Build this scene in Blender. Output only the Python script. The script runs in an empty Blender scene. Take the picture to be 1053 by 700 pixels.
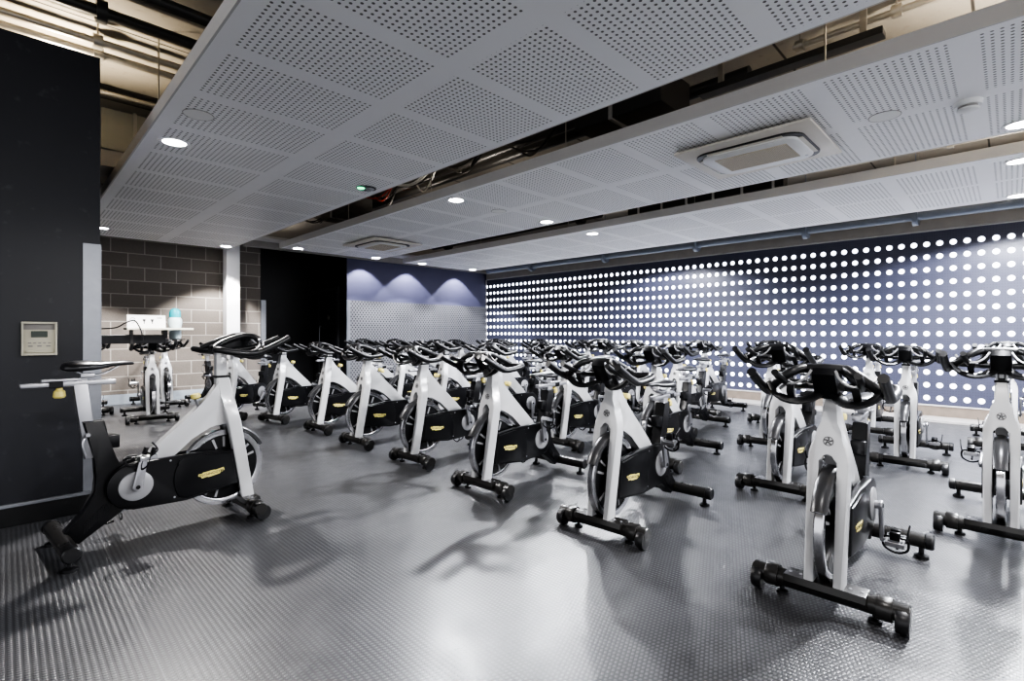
import bpy, bmesh, math, random
from mathutils import Vector, Matrix
random.seed(7)
PI = math.pi
C = bpy.context.scene.collection
SC = bpy.context.scene

# ------------------------------------------------------------------ materials
def new_mat(name):
    m = bpy.data.materials.new(name); m.use_nodes = True
    nt = m.node_tree; b = nt.nodes['Principled BSDF']
    return m, nt, b

def mat(name, col, rough=0.5, metal=0.0, noise=0.0, nscale=30.0, bump=0.0, spec=0.5, coat=0.0, rv=0.02):
    m, nt, b = new_mat(name)
    b.inputs['Base Color'].default_value = (*col, 1)
    b.inputs['Roughness'].default_value = rough
    b.inputs['Metallic'].default_value = metal
    b.inputs['Specular IOR Level'].default_value = spec
    b.inputs['Coat Weight'].default_value = coat
    tc = nt.nodes.new('ShaderNodeTexCoord'); n = nt.nodes.new('ShaderNodeTexNoise')
    n.inputs['Scale'].default_value = nscale; n.inputs['Detail'].default_value = 5
    nt.links.new(tc.outputs['Object'], n.inputs['Vector'])
    if noise > 0:
        mx = nt.nodes.new('ShaderNodeMix'); mx.data_type = 'RGBA'
        mx.inputs[6].default_value = (*[c * (1 - noise) for c in col], 1)
        mx.inputs[7].default_value = (*[min(1, c * (1 + noise)) for c in col], 1)
        nt.links.new(n.outputs['Fac'], mx.inputs[0]); nt.links.new(mx.outputs[2], b.inputs['Base Color'])
    mr = nt.nodes.new('ShaderNodeMapRange')
    mr.inputs[3].default_value = max(0.02, rough - rv); mr.inputs[4].default_value = min(1, rough + rv)
    nt.links.new(n.outputs['Fac'], mr.inputs[0]); nt.links.new(mr.outputs[0], b.inputs['Roughness'])
    if bump > 0:
        bp = nt.nodes.new('ShaderNodeBump'); bp.inputs['Strength'].default_value = bump
        bp.inputs['Distance'].default_value = 0.004
        nt.links.new(n.outputs['Fac'], bp.inputs['Height']); nt.links.new(bp.outputs[0], b.inputs['Normal'])
    return m

def emat(name, col, strength, base=(0.8, 0.8, 0.8)):
    m, nt, b = new_mat(name)
    b.inputs['Base Color'].default_value = (*base, 1)
    b.inputs['Emission Color'].default_value = (*col, 1)
    b.inputs['Emission Strength'].default_value = strength
    return m

class NE:                                   # small node-expression helper
    def __init__(s, nt): s.nt = nt
    def m(s, op, a, b=0.0, c=0.0):
        n = s.nt.nodes.new('ShaderNodeMath'); n.operation = op
        for i, v in enumerate((a, b, c)):
            if hasattr(v, 'is_linked'): s.nt.links.new(v, n.inputs[i])
            else: n.inputs[i].default_value = v
        return n.outputs[0]
    def xyz(s):
        tc = s.nt.nodes.new('ShaderNodeTexCoord'); sp = s.nt.nodes.new('ShaderNodeSeparateXYZ')
        s.nt.links.new(tc.outputs['Object'], sp.inputs[0]); return sp.outputs
    def vec(s, x, y, z=0.0):
        n = s.nt.nodes.new('ShaderNodeCombineXYZ')
        for i, v in enumerate((x, y, z)):
            if hasattr(v, 'is_linked'): s.nt.links.new(v, n.inputs[i])
            else: n.inputs[i].default_value = v
        return n.outputs[0]
    def smooth(s, v, lo, hi):               # 0 below lo, 1 above hi
        n = s.nt.nodes.new('ShaderNodeMapRange'); n.interpolation_type = 'SMOOTHSTEP'
        s.nt.links.new(v, n.inputs[0]); n.inputs[1].default_value = lo; n.inputs[2].default_value = hi
        return n.outputs[0]
    def mix(s, f, a, b):
        n = s.nt.nodes.new('ShaderNodeMix'); n.data_type = 'RGBA'
        for i, v in ((0, f), (6, a), (7, b)):
            if hasattr(v, 'is_linked'): s.nt.links.new(v, n.inputs[i])
            elif i == 0: n.inputs[0].default_value = v
            else: n.inputs[i].default_value = (*v, 1)
        return n.outputs[2]
    def noise(s, scale, detail=4, vec=None):
        n = s.nt.nodes.new('ShaderNodeTexNoise'); n.inputs['Scale'].default_value = scale; n.inputs['Detail'].default_value = detail
        if vec is None:
            tc = s.nt.nodes.new('ShaderNodeTexCoord'); vec = tc.outputs['Object']
        s.nt.links.new(vec, n.inputs['Vector']); return n.outputs['Fac']
    def cell(s, v, off, p):                 # distance to nearest multiple of p (+off)
        a = s.m('SUBTRACT', v, off); f = s.m('FLOORED_MODULO', a, p)
        return s.m('ABSOLUTE', s.m('SUBTRACT', f, p / 2))   # p/2 at the lattice point, 0 mid-way
    def inside(s, v, lo, hi):
        return s.m('MULTIPLY', s.m('GREATER_THAN', v, lo), s.m('LESS_THAN', v, hi))
    def dots(s, u, v, uo, vo, pu, pv, r, soft):
        du = s.m('SUBTRACT', pu / 2, s.cell(u, uo, pu)); dv = s.m('SUBTRACT', pv / 2, s.cell(v, vo, pv))
        d = s.m('SQRT', s.m('ADD', s.m('MULTIPLY', du, du), s.m('MULTIPLY', dv, dv)))
        return s.m('SUBTRACT', 1.0, s.smooth(d, r - soft, r + soft))
    def bump(s, h, strength, dist, b):
        n = s.nt.nodes.new('ShaderNodeBump'); n.inputs['Strength'].default_value = strength; n.inputs['Distance'].default_value = dist
        s.nt.links.new(h, n.inputs['Height']); s.nt.links.new(n.outputs[0], b.inputs['Normal'])

def floor_mat():
    m, nt, b = new_mat('rubber_floor'); e = NE(nt); x, y, z = e.xyz()
    # raised studs in offset rows
    pu, pv = 0.0205, 0.0165
    row = e.m('FLOOR', e.m('DIVIDE', x, pu))
    off = e.m('MULTIPLY', e.m('FLOORED_MODULO', row, 2.0), pv / 2)
    yy = e.m('ADD', y, off)
    du = e.m('DIVIDE', e.m('SUBTRACT', pu / 2, e.cell(x, pu / 2, pu)), 0.0082)
    dv = e.m('DIVIDE', e.m('SUBTRACT', pv / 2, e.cell(yy, 0.0, pv)), 0.0058)
    d = e.m('SQRT', e.m('ADD', e.m('MULTIPLY', du, du), e.m('MULTIPLY', dv, dv)))
    stud = e.m('SUBTRACT', 1.0, e.smooth(d, 0.55, 1.05))
    seam = e.m('SUBTRACT', 1.0, e.smooth(e.m('ABSOLUTE', e.m('SUBTRACT', x, 0.375)), 0.001, 0.004))
    n1 = e.noise(1.3, 4); n2 = e.noise(9.0, 6)
    c = e.mix(n1, (0.060, 0.061, 0.064), (0.098, 0.099, 0.104))
    c = e.mix(e.m('MULTIPLY', e.smooth(n2, 0.52, 0.75), 0.3), c, (0.15, 0.15, 0.155))
    c = e.mix(e.m('MULTIPLY', e.m('SUBTRACT', 1.0, stud), 0.72), c, (0.012, 0.012, 0.014))
    c = e.mix(e.m('MULTIPLY', seam, 0.3), c, (0.3, 0.3, 0.3))
    nt.links.new(c, b.inputs['Base Color'])
    mr = nt.nodes.new('ShaderNodeMapRange'); mr.inputs[3].default_value = 0.24; mr.inputs[4].default_value = 0.44
    nt.links.new(n2, mr.inputs[0]); nt.links.new(mr.outputs[0], b.inputs['Roughness'])
    b.inputs['Specular IOR Level'].default_value = 0.75
    e.bump(stud, 0.55, 0.0016, b)
    return m

def raft_mat(name, cols, ystart=1.60, pitch=0.687, blen=0.575, hole=0.0365):
    m, nt, b = new_mat(name); e = NE(nt); x, y, z = e.xyz()
    f = e.m('FLOORED_MODULO', e.m('SUBTRACT', y, ystart), pitch)
    iny = e.inside(f, 0.0, blen)
    inx = None
    for lo, hi in cols:
        k = e.inside(x, lo, hi); inx = k if inx is None else e.m('MAXIMUM', inx, k)
    d = e.dots(x, f, cols[0][0] + hole / 2, hole / 2, hole, hole, 0.0079, 0.0016)
    k = e.m('MULTIPLY', e.m('MULTIPLY', iny, inx), d)
    k = e.m('MULTIPLY', k, e.m('LESS_THAN', z, 2.652))
    n = e.noise(2.0, 3)
    c = e.mix(n, (0.88, 0.88, 0.885), (0.93, 0.93, 0.935))
    c = e.mix(k, c, (0.13, 0.125, 0.12))
    nt.links.new(c, b.inputs['Base Color']); b.inputs['Roughness'].default_value = 0.55
    return m

def dotwall_mat():
    m, nt, b = new_mat('backlit_dots'); e = NE(nt); x, y, z = e.xyz()
    d = e.dots(y, z, 0.0, 1.15, 0.1375, 0.175, 0.0335, 0.006)
    inb = e.m('MULTIPLY', e.inside(z, 0.2, 2.45), e.m('LESS_THAN', y, 9.82))
    d = e.m('MULTIPLY', d, inb)
    fine = e.dots(y, z, 0.0, 1.15, 0.0275, 0.035, 0.006, 0.002)
    c = e.mix(e.noise(1.2, 3), (0.050, 0.053, 0.088), (0.064, 0.067, 0.106))
    c = e.mix(e.m('MULTIPLY', fine, 0.35), c, (0.012, 0.013, 0.022))
    c = e.mix(d, c, (0.8, 0.8, 0.85))
    nt.links.new(c, b.inputs['Base Color']); b.inputs['Roughness'].default_value = 0.42
    b.inputs['Emission Color'].default_value = (0.86, 0.90, 1.0, 1)
    nt.links.new(e.m('MULTIPLY', d, 2.2), b.inputs['Emission Strength'])
    return m

def block_mat():
    m, nt, b = new_mat('concrete_block'); e = NE(nt); x, y, z = e.xyz()
    br = nt.nodes.new('ShaderNodeTexBrick')
    nt.links.new(e.vec(e.m('ADD', x, 0.16), e.m('ADD', z, 0.0)), br.inputs['Vector'])
    br.inputs['Scale'].default_value = 1; br.inputs['Brick Width'].default_value = 0.45; br.inputs['Row Height'].default_value = 0.225
    br.inputs['Mortar Size'].default_value = 0.008; br.inputs['Mortar Smooth'].default_value = 0.2
    br.inputs['Color1'].default_value = (0.165, 0.145, 0.128, 1); br.inputs['Color2'].default_value = (0.20, 0.18, 0.16, 1)
    br.inputs['Mortar'].default_value = (0.40, 0.375, 0.34, 1)
    n = e.noise(45, 6)
    c = e.mix(e.m('MULTIPLY', n, 0.35), br.outputs['Color'], (0.08, 0.07, 0.062))
    nt.links.new(c, b.inputs['Base Color']); b.inputs['Roughness'].default_value = 0.85
    e.bump(e.m('SUBTRACT', n, br.outputs['Fac']), 0.4, 0.006, b)
    return m

def blackwall_mat():
    m, nt, b = new_mat('black_wall_paint'); e = NE(nt)
    n1 = e.noise(1.6, 5); n2 = e.noise(14, 8)
    c = e.mix(n1, (0.012, 0.0125, 0.017), (0.025, 0.026, 0.033))
    c = e.mix(e.m('MULTIPLY', e.smooth(n2, 0.62, 0.78), 0.35), c, (0.09, 0.09, 0.10))
    nt.links.new(c, b.inputs['Base Color']); b.inputs['Roughness'].default_value = 0.38
    return m

def perf_mat():
    m, nt, b = new_mat('perforated_metal'); e = NE(nt); x, y, z = e.xyz()
    r = e.m('FLOORED_MODULO', e.m('FLOOR', e.m('DIVIDE', z, 0.045)), 2.0)
    d = e.dots(e.m('ADD', x, e.m('MULTIPLY', r, 0.035)), z, 0.0, 0.0225, 0.07, 0.045, 0.0175, 0.003)
    sx = e.m('SUBTRACT', 1.0, e.smooth(e.m('SUBTRACT', 0.5, e.cell(x, 0.1, 1.0)), 0.004, 0.012))
    sz = e.m('SUBTRACT', 1.0, e.smooth(e.m('SUBTRACT', 0.225, e.cell(z, 0.03, 0.45)), 0.004, 0.012))
    c = e.mix(e.noise(4, 3), (0.16, 0.16, 0.172), (0.21, 0.21, 0.222))
    c = e.mix(e.m('MULTIPLY', d, 0.95), c, (0.02, 0.02, 0.025))
    c = e.mix(e.m('MULTIPLY', e.m('MAXIMUM', sx, sz), 0.45), c, (0.16, 0.16, 0.18))
    nt.links.new(c, b.inputs['Base Color']); b.inputs['Roughness'].default_value = 0.45; b.inputs['Metallic'].default_value = 0.25
    return m

def slab_mat():
    m, nt, b = new_mat('concrete_slab'); e = NE(nt); x, y, z = e.xyz()
    n1 = e.noise(1.1, 5); n2 = e.noise(16, 6)
    c = e.mix(n1, (0.24, 0.218, 0.182), (0.42, 0.39, 0.335))
    c = e.mix(e.m('MULTIPLY', e.smooth(n2, 0.55, 0.8), 0.4), c, (0.17, 0.15, 0.12))
    j = e.m('SUBTRACT', 1.0, e.smooth(e.m('SUBTRACT', 0.6, e.cell(y, 0.2, 1.2)), 0.006, 0.014))
    c = e.mix(j, c, (0.04, 0.035, 0.03))
    nt.links.new(c, b.inputs['Base Color']); b.inputs['Roughness'].default_value = 0.8
    return m

def grille_mat():
    m, nt, b = new_mat('vent_mesh'); e = NE(nt); x, y, z = e.xyz()
    k = e.m('MAXIMUM', e.m('SUBTRACT', 1.0, e.smooth(e.m('SUBTRACT', 0.006, e.cell(x, 0, 0.012)), 0.001, 0.003)),
            e.m('SUBTRACT', 1.0, e.smooth(e.m('SUBTRACT', 0.006, e.cell(y, 0, 0.012)), 0.001, 0.003)))
    c = e.mix(k, (0.30, 0.255, 0.18), (0.62, 0.55, 0.43))
    nt.links.new(c, b.inputs['Base Color']); b.inputs['Roughness'].default_value = 0.6
    return m

M = dict(
    floor=floor_mat(), dots=dotwall_mat(), block=block_mat(), black=blackwall_mat(), perf=perf_mat(), slab=slab_mat(), grille=grille_mat(),
    raft1=raft_mat('raft_perforated_wide', [(0.83, 1.71), (1.84, 2.74)]),
    raft2=raft_mat('raft_perforated_middle', [(3.43, 4.25), (4.37, 5.24)]),
    raft3=raft_mat('raft_perforated_far', [(6.10, 6.86), (6.95, 7.74)]),
    fascia=mat('fascia_paint', (0.56, 0.55, 0.54), 0.6, noise=0.05, nscale=4),
    navy=mat('navy_paint', (0.085, 0.085, 0.15), 0.65, noise=0.15, nscale=2),
    darkgrey=mat('dark_door_paint', (0.009, 0.009, 0.011), 0.45, noise=0.2, nscale=6),
    steel=mat('brushed_steel', (0.30, 0.31, 0.335), 0.38, 0.85, noise=0.12, nscale=18),
    skirt=mat('skirting_black', (0.006, 0.006, 0.007), 0.4, noise=0.2, nscale=8),
    skirt_light=mat('skirting_pale_blue', (0.33, 0.37, 0.42), 0.5, noise=0.1, nscale=8),
    timber=mat('timber_kickboard', (0.19, 0.155, 0.125), 0.5, noise=0.25, nscale=12),
    ledge=mat('pale_ledge_tile', (0.46, 0.44, 0.43), 0.4, noise=0.25, nscale=22),
    white=mat('white_paint', (0.80, 0.80, 0.82), 0.5, noise=0.04, nscale=6),
    beam=mat('grey_beam', (0.30, 0.285, 0.27), 0.6, noise=0.2, nscale=5),
    pipe=mat('grey_blue_pipe', (0.20, 0.225, 0.27), 0.35, 0.3, noise=0.1, nscale=9),
    conduit=mat('galvanised_conduit', (0.34, 0.32, 0.28), 0.35, 0.8, noise=0.15, nscale=20),
    darkpipe=mat('dark_conduit', (0.020, 0.019, 0.018), 0.45, noise=0.2, nscale=20),
    duct=mat('duct_metal', (0.24, 0.23, 0.19), 0.45, 0.4, noise=0.15, nscale=5),
    # bike
    shroud=mat('brake_shroud_satin', (0.045, 0.045, 0.047), 0.30, 0.2, noise=0.1, nscale=10),
    frame=mat('bike_silver_white_paint', (0.53, 0.53, 0.535), 0.30, 0.15, noise=0.03, nscale=12, coat=0.4),
    bblack=mat('bike_gloss_black_plastic', (0.005, 0.005, 0.006), 0.30, noise=0.1, nscale=15, spec=0.35),
    rubber=mat('bike_black_rubber', (0.007, 0.007, 0.008), 0.38, noise=0.1, nscale=30),
    foot=mat('bike_foot_black_metal', (0.020, 0.019, 0.018), 0.28, 0.1, noise=0.1, nscale=20),
    chrome=mat('flywheel_chrome', (0.50, 0.50, 0.52), 0.17, 1.0, noise=0.04, nscale=8),
    alu=mat('bike_aluminium', (0.40, 0.40, 0.42), 0.32, 0.85, noise=0.06, nscale=16),
    disc=mat('crank_disc_silver', (0.29, 0.29, 0.30), 0.45, 0.25, noise=0.06, nscale=18),
    yellow=mat('pale_yellow_plastic', (0.66, 0.56, 0.17), 0.4, noise=0.06, nscale=20),
    badge=mat('badge_yellow', (0.72, 0.62, 0.20), 0.35, noise=0.04, nscale=20),
    badge_ink=mat('badge_ink', (0.02, 0.02, 0.018), 0.5, noise=0.1, nscale=20),
    emblem=mat('emblem_grey', (0.10, 0.10, 0.10), 0.45, noise=0.1, nscale=20),
    trim=mat('handlebar_trim_silver', (0.42, 0.42, 0.43), 0.32, 0.6, noise=0.05, nscale=20),
    saddle=mat('saddle_black_vinyl', (0.014, 0.014, 0.016), 0.30, noise=0.15, nscale=25),
    ac_body=mat('cassette_plastic', (0.66, 0.62, 0.55), 0.45, noise=0.04, nscale=5),
    ac_white=mat('cassette_white', (0.78, 0.78, 0.77), 0.4, noise=0.03, nscale=5),
    lamp=emat('lamp_glow', (1.0, 0.98, 0.95), 14.0),
    green=emat('green_led', (0.1, 0.8, 0.35), 1.2, (0.05, 0.2, 0.1)),
    lcd=mat('lcd_glass', (0.03, 0.045, 0.03), 0.15, noise=0.1, nscale=40),
    ivory=mat('ivory_plastic', (0.60, 0.57, 0.46), 0.45, noise=0.05, nscale=20),
    tray=mat('pale_board', (0.72, 0.70, 0.60), 0.5, noise=0.05, nscale=10),
    card=mat('white_card', (0.86, 0.86, 0.84), 0.7, noise=0.02, nscale=10),
    ink=mat('black_ink', (0.05, 0.05, 0.05), 0.7, noise=0.1, nscale=10),
    teal=mat('teal_plastic', (0.02, 0.40, 0.47), 0.35, noise=0.06, nscale=12),
    bottle=mat('pale_bottle_plastic', (0.62, 0.72, 0.74), 0.3, noise=0.06, nscale=12),
    red=mat('red_cable', (0.45, 0.05, 0.03), 0.5, noise=0.1, nscale=12),
    whitecable=mat('white_cable', (0.75, 0.74, 0.70), 0.5, noise=0.05, nscale=12),
)

# ------------------------------------------------------------------ mesh helpers
def V(*a): return Vector(a)

def obj(name, bm, m, parent=None, smooth=40, loc=None):
    me = bpy.data.meshes.new(name)
    bmesh.ops.recalc_face_normals(bm, faces=bm.faces[:])
    bm.to_mesh(me); bm.free()
    for mm in (m if isinstance(m, (list, tuple)) else [m]): me.materials.append(mm)
    if smooth:
        for p in me.polygons: p.use_smooth = True
        me.set_sharp_from_angle(angle=math.radians(smooth))
    o = bpy.data.objects.new(name, me); C.objects.link(o)
    if parent is not None: o.parent = parent
    if loc is not None: o.location = loc
    return o

def tag(o, label, cat, group=None, kind=None):
    o['label'] = label; o['category'] = cat
    if group: o['group'] = group
    if kind: o['kind'] = kind
    return o

def thing(name, label, cat, loc=(0, 0, 0), rz=0.0, group=None):
    o = bpy.data.objects.new(name, None); C.objects.link(o)
    o.location = loc; o.rotation_euler = (0, 0, rz); o.empty_display_size = 0.1
    return tag(o, label, cat, group)

def struct(name, bm, m, smooth=0):
    o = obj(name, bm, m, None, smooth); o['kind'] = 'structure'; return o

def box(bm, x0, x1, y0, y1, z0, z1, mi=0, bev=0.0, seg=2):
    vs = [bm.verts.new((x, y, z)) for z in (z0, z1) for y in (y0, y1) for x in (x0, x1)]
    fs = [bm.faces.new([vs[i] for i in q]) for q in ((0, 2, 3, 1), (4, 5, 7, 6), (0, 1, 5, 4), (2, 6, 7, 3), (0, 4, 6, 2), (1, 3, 7, 5))]
    for f in fs: f.material_index = mi
    if bev > 0:
        es = list({e for f in fs for e in f.edges})
        bmesh.ops.bevel(bm, geom=es, offset=bev, segments=seg, profile=0.5, affect='EDGES', material=-1)
    return fs

def loft(bm, loops, cap=True, closed=False, mi=0):
    rows = [[bm.verts.new(p) for p in L] for L in loops]
    n = len(rows[0]); fs = []
    k = len(rows)
    for i in range(k if closed else k - 1):
        a, b = rows[i], rows[(i + 1) % k]
        for j in range(n):
            fs.append(bm.faces.new((a[j], a[(j + 1) % n], b[(j + 1) % n], b[j])))
    if cap and not closed:
        fs.append(bm.faces.new(rows[0][::-1])); fs.append(bm.faces.new(rows[-1]))
    for f in fs: f.material_index = mi
    return fs

def spline(pts, k=5, closed=False):
    P = [Vector(p) for p in pts]; n = len(P); out = []
    for i in range(n if closed else n - 1):
        p0 = P[(i - 1) % n] if (closed or i > 0) else P[0]
        p1 = P[i]; p2 = P[(i + 1) % n]
        p3 = P[(i + 2) % n] if (closed or i + 2 < n) else P[-1]
        for t in range(k):
            t /= k
            out.append(0.5 * ((2 * p1) + (p2 - p0) * t + (2 * p0 - 5 * p1 + 4 * p2 - p3) * t * t + (3 * p1 - p0 - 3 * p2 + p3) * t ** 3))
    if not closed: out.append(P[-1])
    return out

def tube(bm, pts, r, n=8, closed=False, k=5, flat=1.0, mi=0, up=None):
    """round (or flattened) tube along a smooth path"""
    P = spline(pts, k, closed) if k > 1 else [Vector(p) for p in pts]
    L = len(P); loops = []
    t0 = (P[1] - P[0]).normalized()
    nrm = Vector(up) if up else (Vector((0, 0, 1)) if abs(t0.z) < 0.9 else Vector((1, 0, 0)))
    for i in range(L):
        a = P[(i - 1) % L] if (closed or i > 0) else P[i]; b = P[(i + 1) % L] if (closed or i < L - 1) else P[i]
        t = (b - a).normalized()
        if up: nrm = Vector(up)
        nrm = (nrm - t * nrm.dot(t))
        nrm = nrm.normalized() if nrm.length > 1e-5 else t.orthogonal().normalized()
        bi = t.cross(nrm)
        rr = r[min(i * len(r) // L, len(r) - 1)] if isinstance(r, (list, tuple)) else r
        loops.append([P[i] + (nrm * math.cos(q) * flat + bi * math.sin(q)) * rr for q in (2 * PI * j / n for j in range(n))])
    return loft(bm, loops, True, closed, mi)

def lathe_y(bm, prof, n=32, c=(0, 0, 0), mi=0, closed=True):
    """revolve (r, y) profile about the y axis; closed profile makes a ring"""
    loops = []
    for i in range(n):
        a = 2 * PI * i / n
        loops.append([V(c[0] + r * math.cos(a), c[1] + y, c[2] + r * math.sin(a)) for r, y in prof])
    return loft(bm, loops, False, True, mi)

def lathe(bm, prof, n=24, c=(0, 0, 0), axis='z', mi=0):
    """open profile (r, h), first and last on or near the axis: capped solid"""
    def pt(r, h, a):
        x, y = r * math.cos(a), r * math.sin(a)
        if axis == 'z': return V(c[0] + x, c[1] + y, c[2] + h)
        if axis == 'y': return V(c[0] + x, c[1] + h, c[2] + y)
        return V(c[0] + h, c[1] + x, c[2] + y)
    loops = [[pt(max(r, 1e-4), h, 2 * PI * j / n) for j in range(n)] for r, h in prof]
    return loft(bm, loops, True, False, mi)

def prism(bm, poly, a0, a1, plane='xz', bev=0.0, seg=2, mi=0):
    def pt(u, v, w):
        return V(u, w, v) if plane == 'xz' else (V(w, u, v) if plane == 'yz' else V(u, v, w))
    A = [bm.verts.new(pt(u, v, a0)) for u, v in poly]; B = [bm.verts.new(pt(u, v, a1)) for u, v in poly]
    n = len(poly); fs = [bm.faces.new(A), bm.faces.new(B[::-1])]
    for i in range(n): fs.append(bm.faces.new((A[i], B[i], B[(i + 1) % n], A[(i + 1) % n])))
    for f in fs: f.material_index = mi
    if bev > 0:
        es = list(set(fs[0].edges) | set(fs[1].edges))
        bmesh.ops.bevel(bm, geom=es, offset=bev, segments=seg, profile=0.5, affect='EDGES', material=-1)
    return fs

def arc(cx, cz, r, a0, a1, n):
    return [(cx + r * math.cos(math.radians(a0 + (a1 - a0) * i / n)), cz + r * math.sin(math.radians(a0 + (a1 - a0) * i / n))) for i in range(n + 1)]

def text_into(bm, body, size, mtx, mi=0, depth=0.0006, bold=0.0):
    cu = bpy.data.curves.new('lettering', 'FONT'); cu.body = body; cu.size = size
    cu.align_x = 'CENTER'; cu.align_y = 'CENTER'; cu.extrude = depth; cu.offset = bold; cu.resolution_u = 2
    ob = bpy.data.objects.new('lettering', cu); C.objects.link(ob)
    bpy.context.view_layer.update()
    dg = bpy.context.evaluated_depsgraph_get()
    me = bpy.data.meshes.new_from_object(ob.evaluated_get(dg))
    me.transform(mtx)
    nf = len(bm.faces); bm.from_mesh(me); bm.faces.ensure_lookup_table()
    for f in bm.faces[nf:]: f.material_index = mi
    bpy.data.objects.remove(ob); bpy.data.curves.remove(cu); bpy.data.meshes.remove(me)

# ------------------------------------------------------------------ camera
F, HEAD, HCAM = 517.0, math.pi / 2 - math.atan(520.5 / 517.0), 1.15
cam = bpy.data.cameras.new('camera'); cam.sensor_width = 36; cam.lens = F / 1053 * 36; cam.clip_start = 0.05
cam.shift_y = -7 / 1053
co = bpy.data.objects.new('camera', cam); C.objects.link(co); SC.camera = co
co.location = (0, 0, HCAM); co.rotation_euler = (PI / 2, 0, HEAD - PI / 2)

# ------------------------------------------------------------------ setting
bm = bmesh.new(); box(bm, -4.5, 9.3, -4.5, 12.0, -0.1, 0); struct('floor', bm, M['floor'])
bm = bmesh.new(); box(bm, -4.5, 9.3, -4.5, 12.0, 3.55, 3.7); struct('ceiling', bm, M['slab'])
bm = bmesh.new(); box(bm, 8.97, 9.25, -4.5, 12.0, 0, 3.55); struct('wall_right', bm, M['beam'])
bm = bmesh.new(); box(bm, -4.5, 3.47, 10.3, 12.0, 0, 3.55); struct('wall_back', bm, M['block'])
bm = bmesh.new(); box(bm, 3.47, 5.0, 11.4, 12.0, 0, 3.55); struct('wall_recess', bm, M['skirt'])
bm = bmesh.new(); box(bm, 3.47, 3.475, 10.30, 11.4, 0, 3.55); struct('wall_recess_side', bm, M['skirt'])
bm = bmesh.new(); box(bm, 5.0, 8.97, 9.8, 12.0, 0, 3.55); struct('wall_far', bm, M['navy'])
bm = bmesh.new(); box(bm, 4.985, 5.0, 9.8, 11.4, 0, 3.55); struct('wall_recess_door_side', bm, M['skirt'])
bm = bmesh.new(); box(bm, -4.5, 0.437, 4.25, 7.2, 0, 2.96); struct('wall_left', bm, M['black'])
bm = bmesh.new(); box(bm, 5.06, 8.965, 9.778, 9.8, 0, 1.845); struct('trim_1', bm, M['perf'])
bm = bmesh.new(); box(bm, 4.98, 5.06, 9.77, 9.8, 0, 1.85); struct('trim_2', bm, M['steel'])
bm = bmesh.new(); box(bm, 3.47, 3.56, 10.27, 10.3, 0, 1.80); struct('trim_3', bm, M['steel'])
bm = bmesh.new(); box(bm, 0.350, 0.439, 4.243, 4.262, 0.13, 1.735, bev=0.001); box(bm, 0.437, 0.443, 4.243, 4.35, 0.13, 1.735); struct('trim_4', bm, M['steel'])
# bulkheads over the far walls
bm = bmesh.new(); box(bm, 3.0, 9.0, 9.72, 9.8, 2.72, 3.55); box(bm, -1.0, 3.0, 10.1, 10.3, 2.72, 2.95); struct('trim_5', bm, M['beam'])
bm = bmesh.new(); box(bm, 3.0, 9.0, 9.35, 9.72, 2.84, 2.88); struct('trim_6', bm, M['fascia'])
# beam above the dotted wall, with a pale edge line
bm = bmesh.new(); box(bm, 8.83, 8.97, -4.5, 9.72, 2.56, 2.86); struct('trim_7', bm, M['beam'])
bm = bmesh.new(); box(bm, 8.88, 8.93, -4.5, 9.78, 2.545, 2.557); struct('trim_8', bm, M['fascia'])
# dotted light wall
bm = bmesh.new(); box(bm, 8.90, 8.96, -4.5, 9.80, 0.185, 2.555); tag(obj('light_wall_panel', bm, M['dots'], None, 0), 'dark navy wall panel dotted all over with rows of glowing round lights', 'wall panel')
bm = bmesh.new(); box(bm, 8.885, 8.90, 9.775, 9.80, 0.185, 2.555); box(bm, 8.885, 8.90, -4.5, 9.80, 0.170, 0.185); struct('trim_9', bm, M['fascia'])
bm = bmesh.new(); box(bm, 8.90, 8.965, -4.5, 9.77, 0.03, 0.17); struct('baseboard_right', bm, M['timber'])
bm = bmesh.new(); box(bm, 8.50, 8.90, -4.5, 9.77, 0.0, 0.03); box(bm, 8.47, 8.50, -4.5, 9.77, 0.0, 0.036, bev=0.004); struct('trim_10', bm, M['ledge'])
bm = bmesh.new(); box(bm, -4.5, 0.441, 4.232, 4.25, 0, 0.112); struct('baseboard_left', bm, M['skirt'])
bm = bmesh.new(); box(bm, -4.5, 0.445, 4.226, 4.25, 0.112, 0.134, bev=0.003); box(bm, 0.437, 0.445, 4.25, 7.2, 0.112, 0.134); struct('trim_11', bm, M['steel'])
bm = bmesh.new(); box(bm, -4.5, 3.47, 10.285, 10.3, 0, 0.16); struct('baseboard_back', bm, M['skirt_light'])
bm = bmesh.new(); box(bm, 2.80, 3.02, 10.02, 10.24, 0, 3.0, bev=0.004); struct('trim_12', bm, M['white'])
# door in the dark recess
d = bpy.data.objects.new('door_1', None); C.objects.link(d); d['kind'] = 'structure'; d.location = (4.985, 10.6, 0)
bm = bmesh.new(); box(bm, -0.02, 0, -0.42, 0.42, 0.01, 2.08, bev=0.003); obj('door_leaf', bm, M['darkgrey'], d, 0)
bm = bmesh.new()
for a, b_, c0, c1 in ((-0.49, -0.425, 0, 2.15), (0.425, 0.49, 0, 2.15), (-0.425, 0.425, 2.085, 2.15)): box(bm, -0.03, 0, a, b_, c0, c1)
obj('door_frame', bm, M['shroud'], d, 0)
bm = bmesh.new(); tube(bm, [(-0.02, 0.33, 0.85), (-0.06, 0.33, 0.88), (-0.06, 0.33, 1.28), (-0.02, 0.33, 1.31)], 0.011, 8, k=3); obj('door_handle', bm, M['steel'], d)
bm = bmesh.new(); lathe(bm, [(0, 0), (0.05, 0.0), (0.05, -0.008), (0, -0.008)], 20, (-0.02, -0.02, 1.5), 'x'); obj('door_sign', bm, M['conduit'], d)

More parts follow.
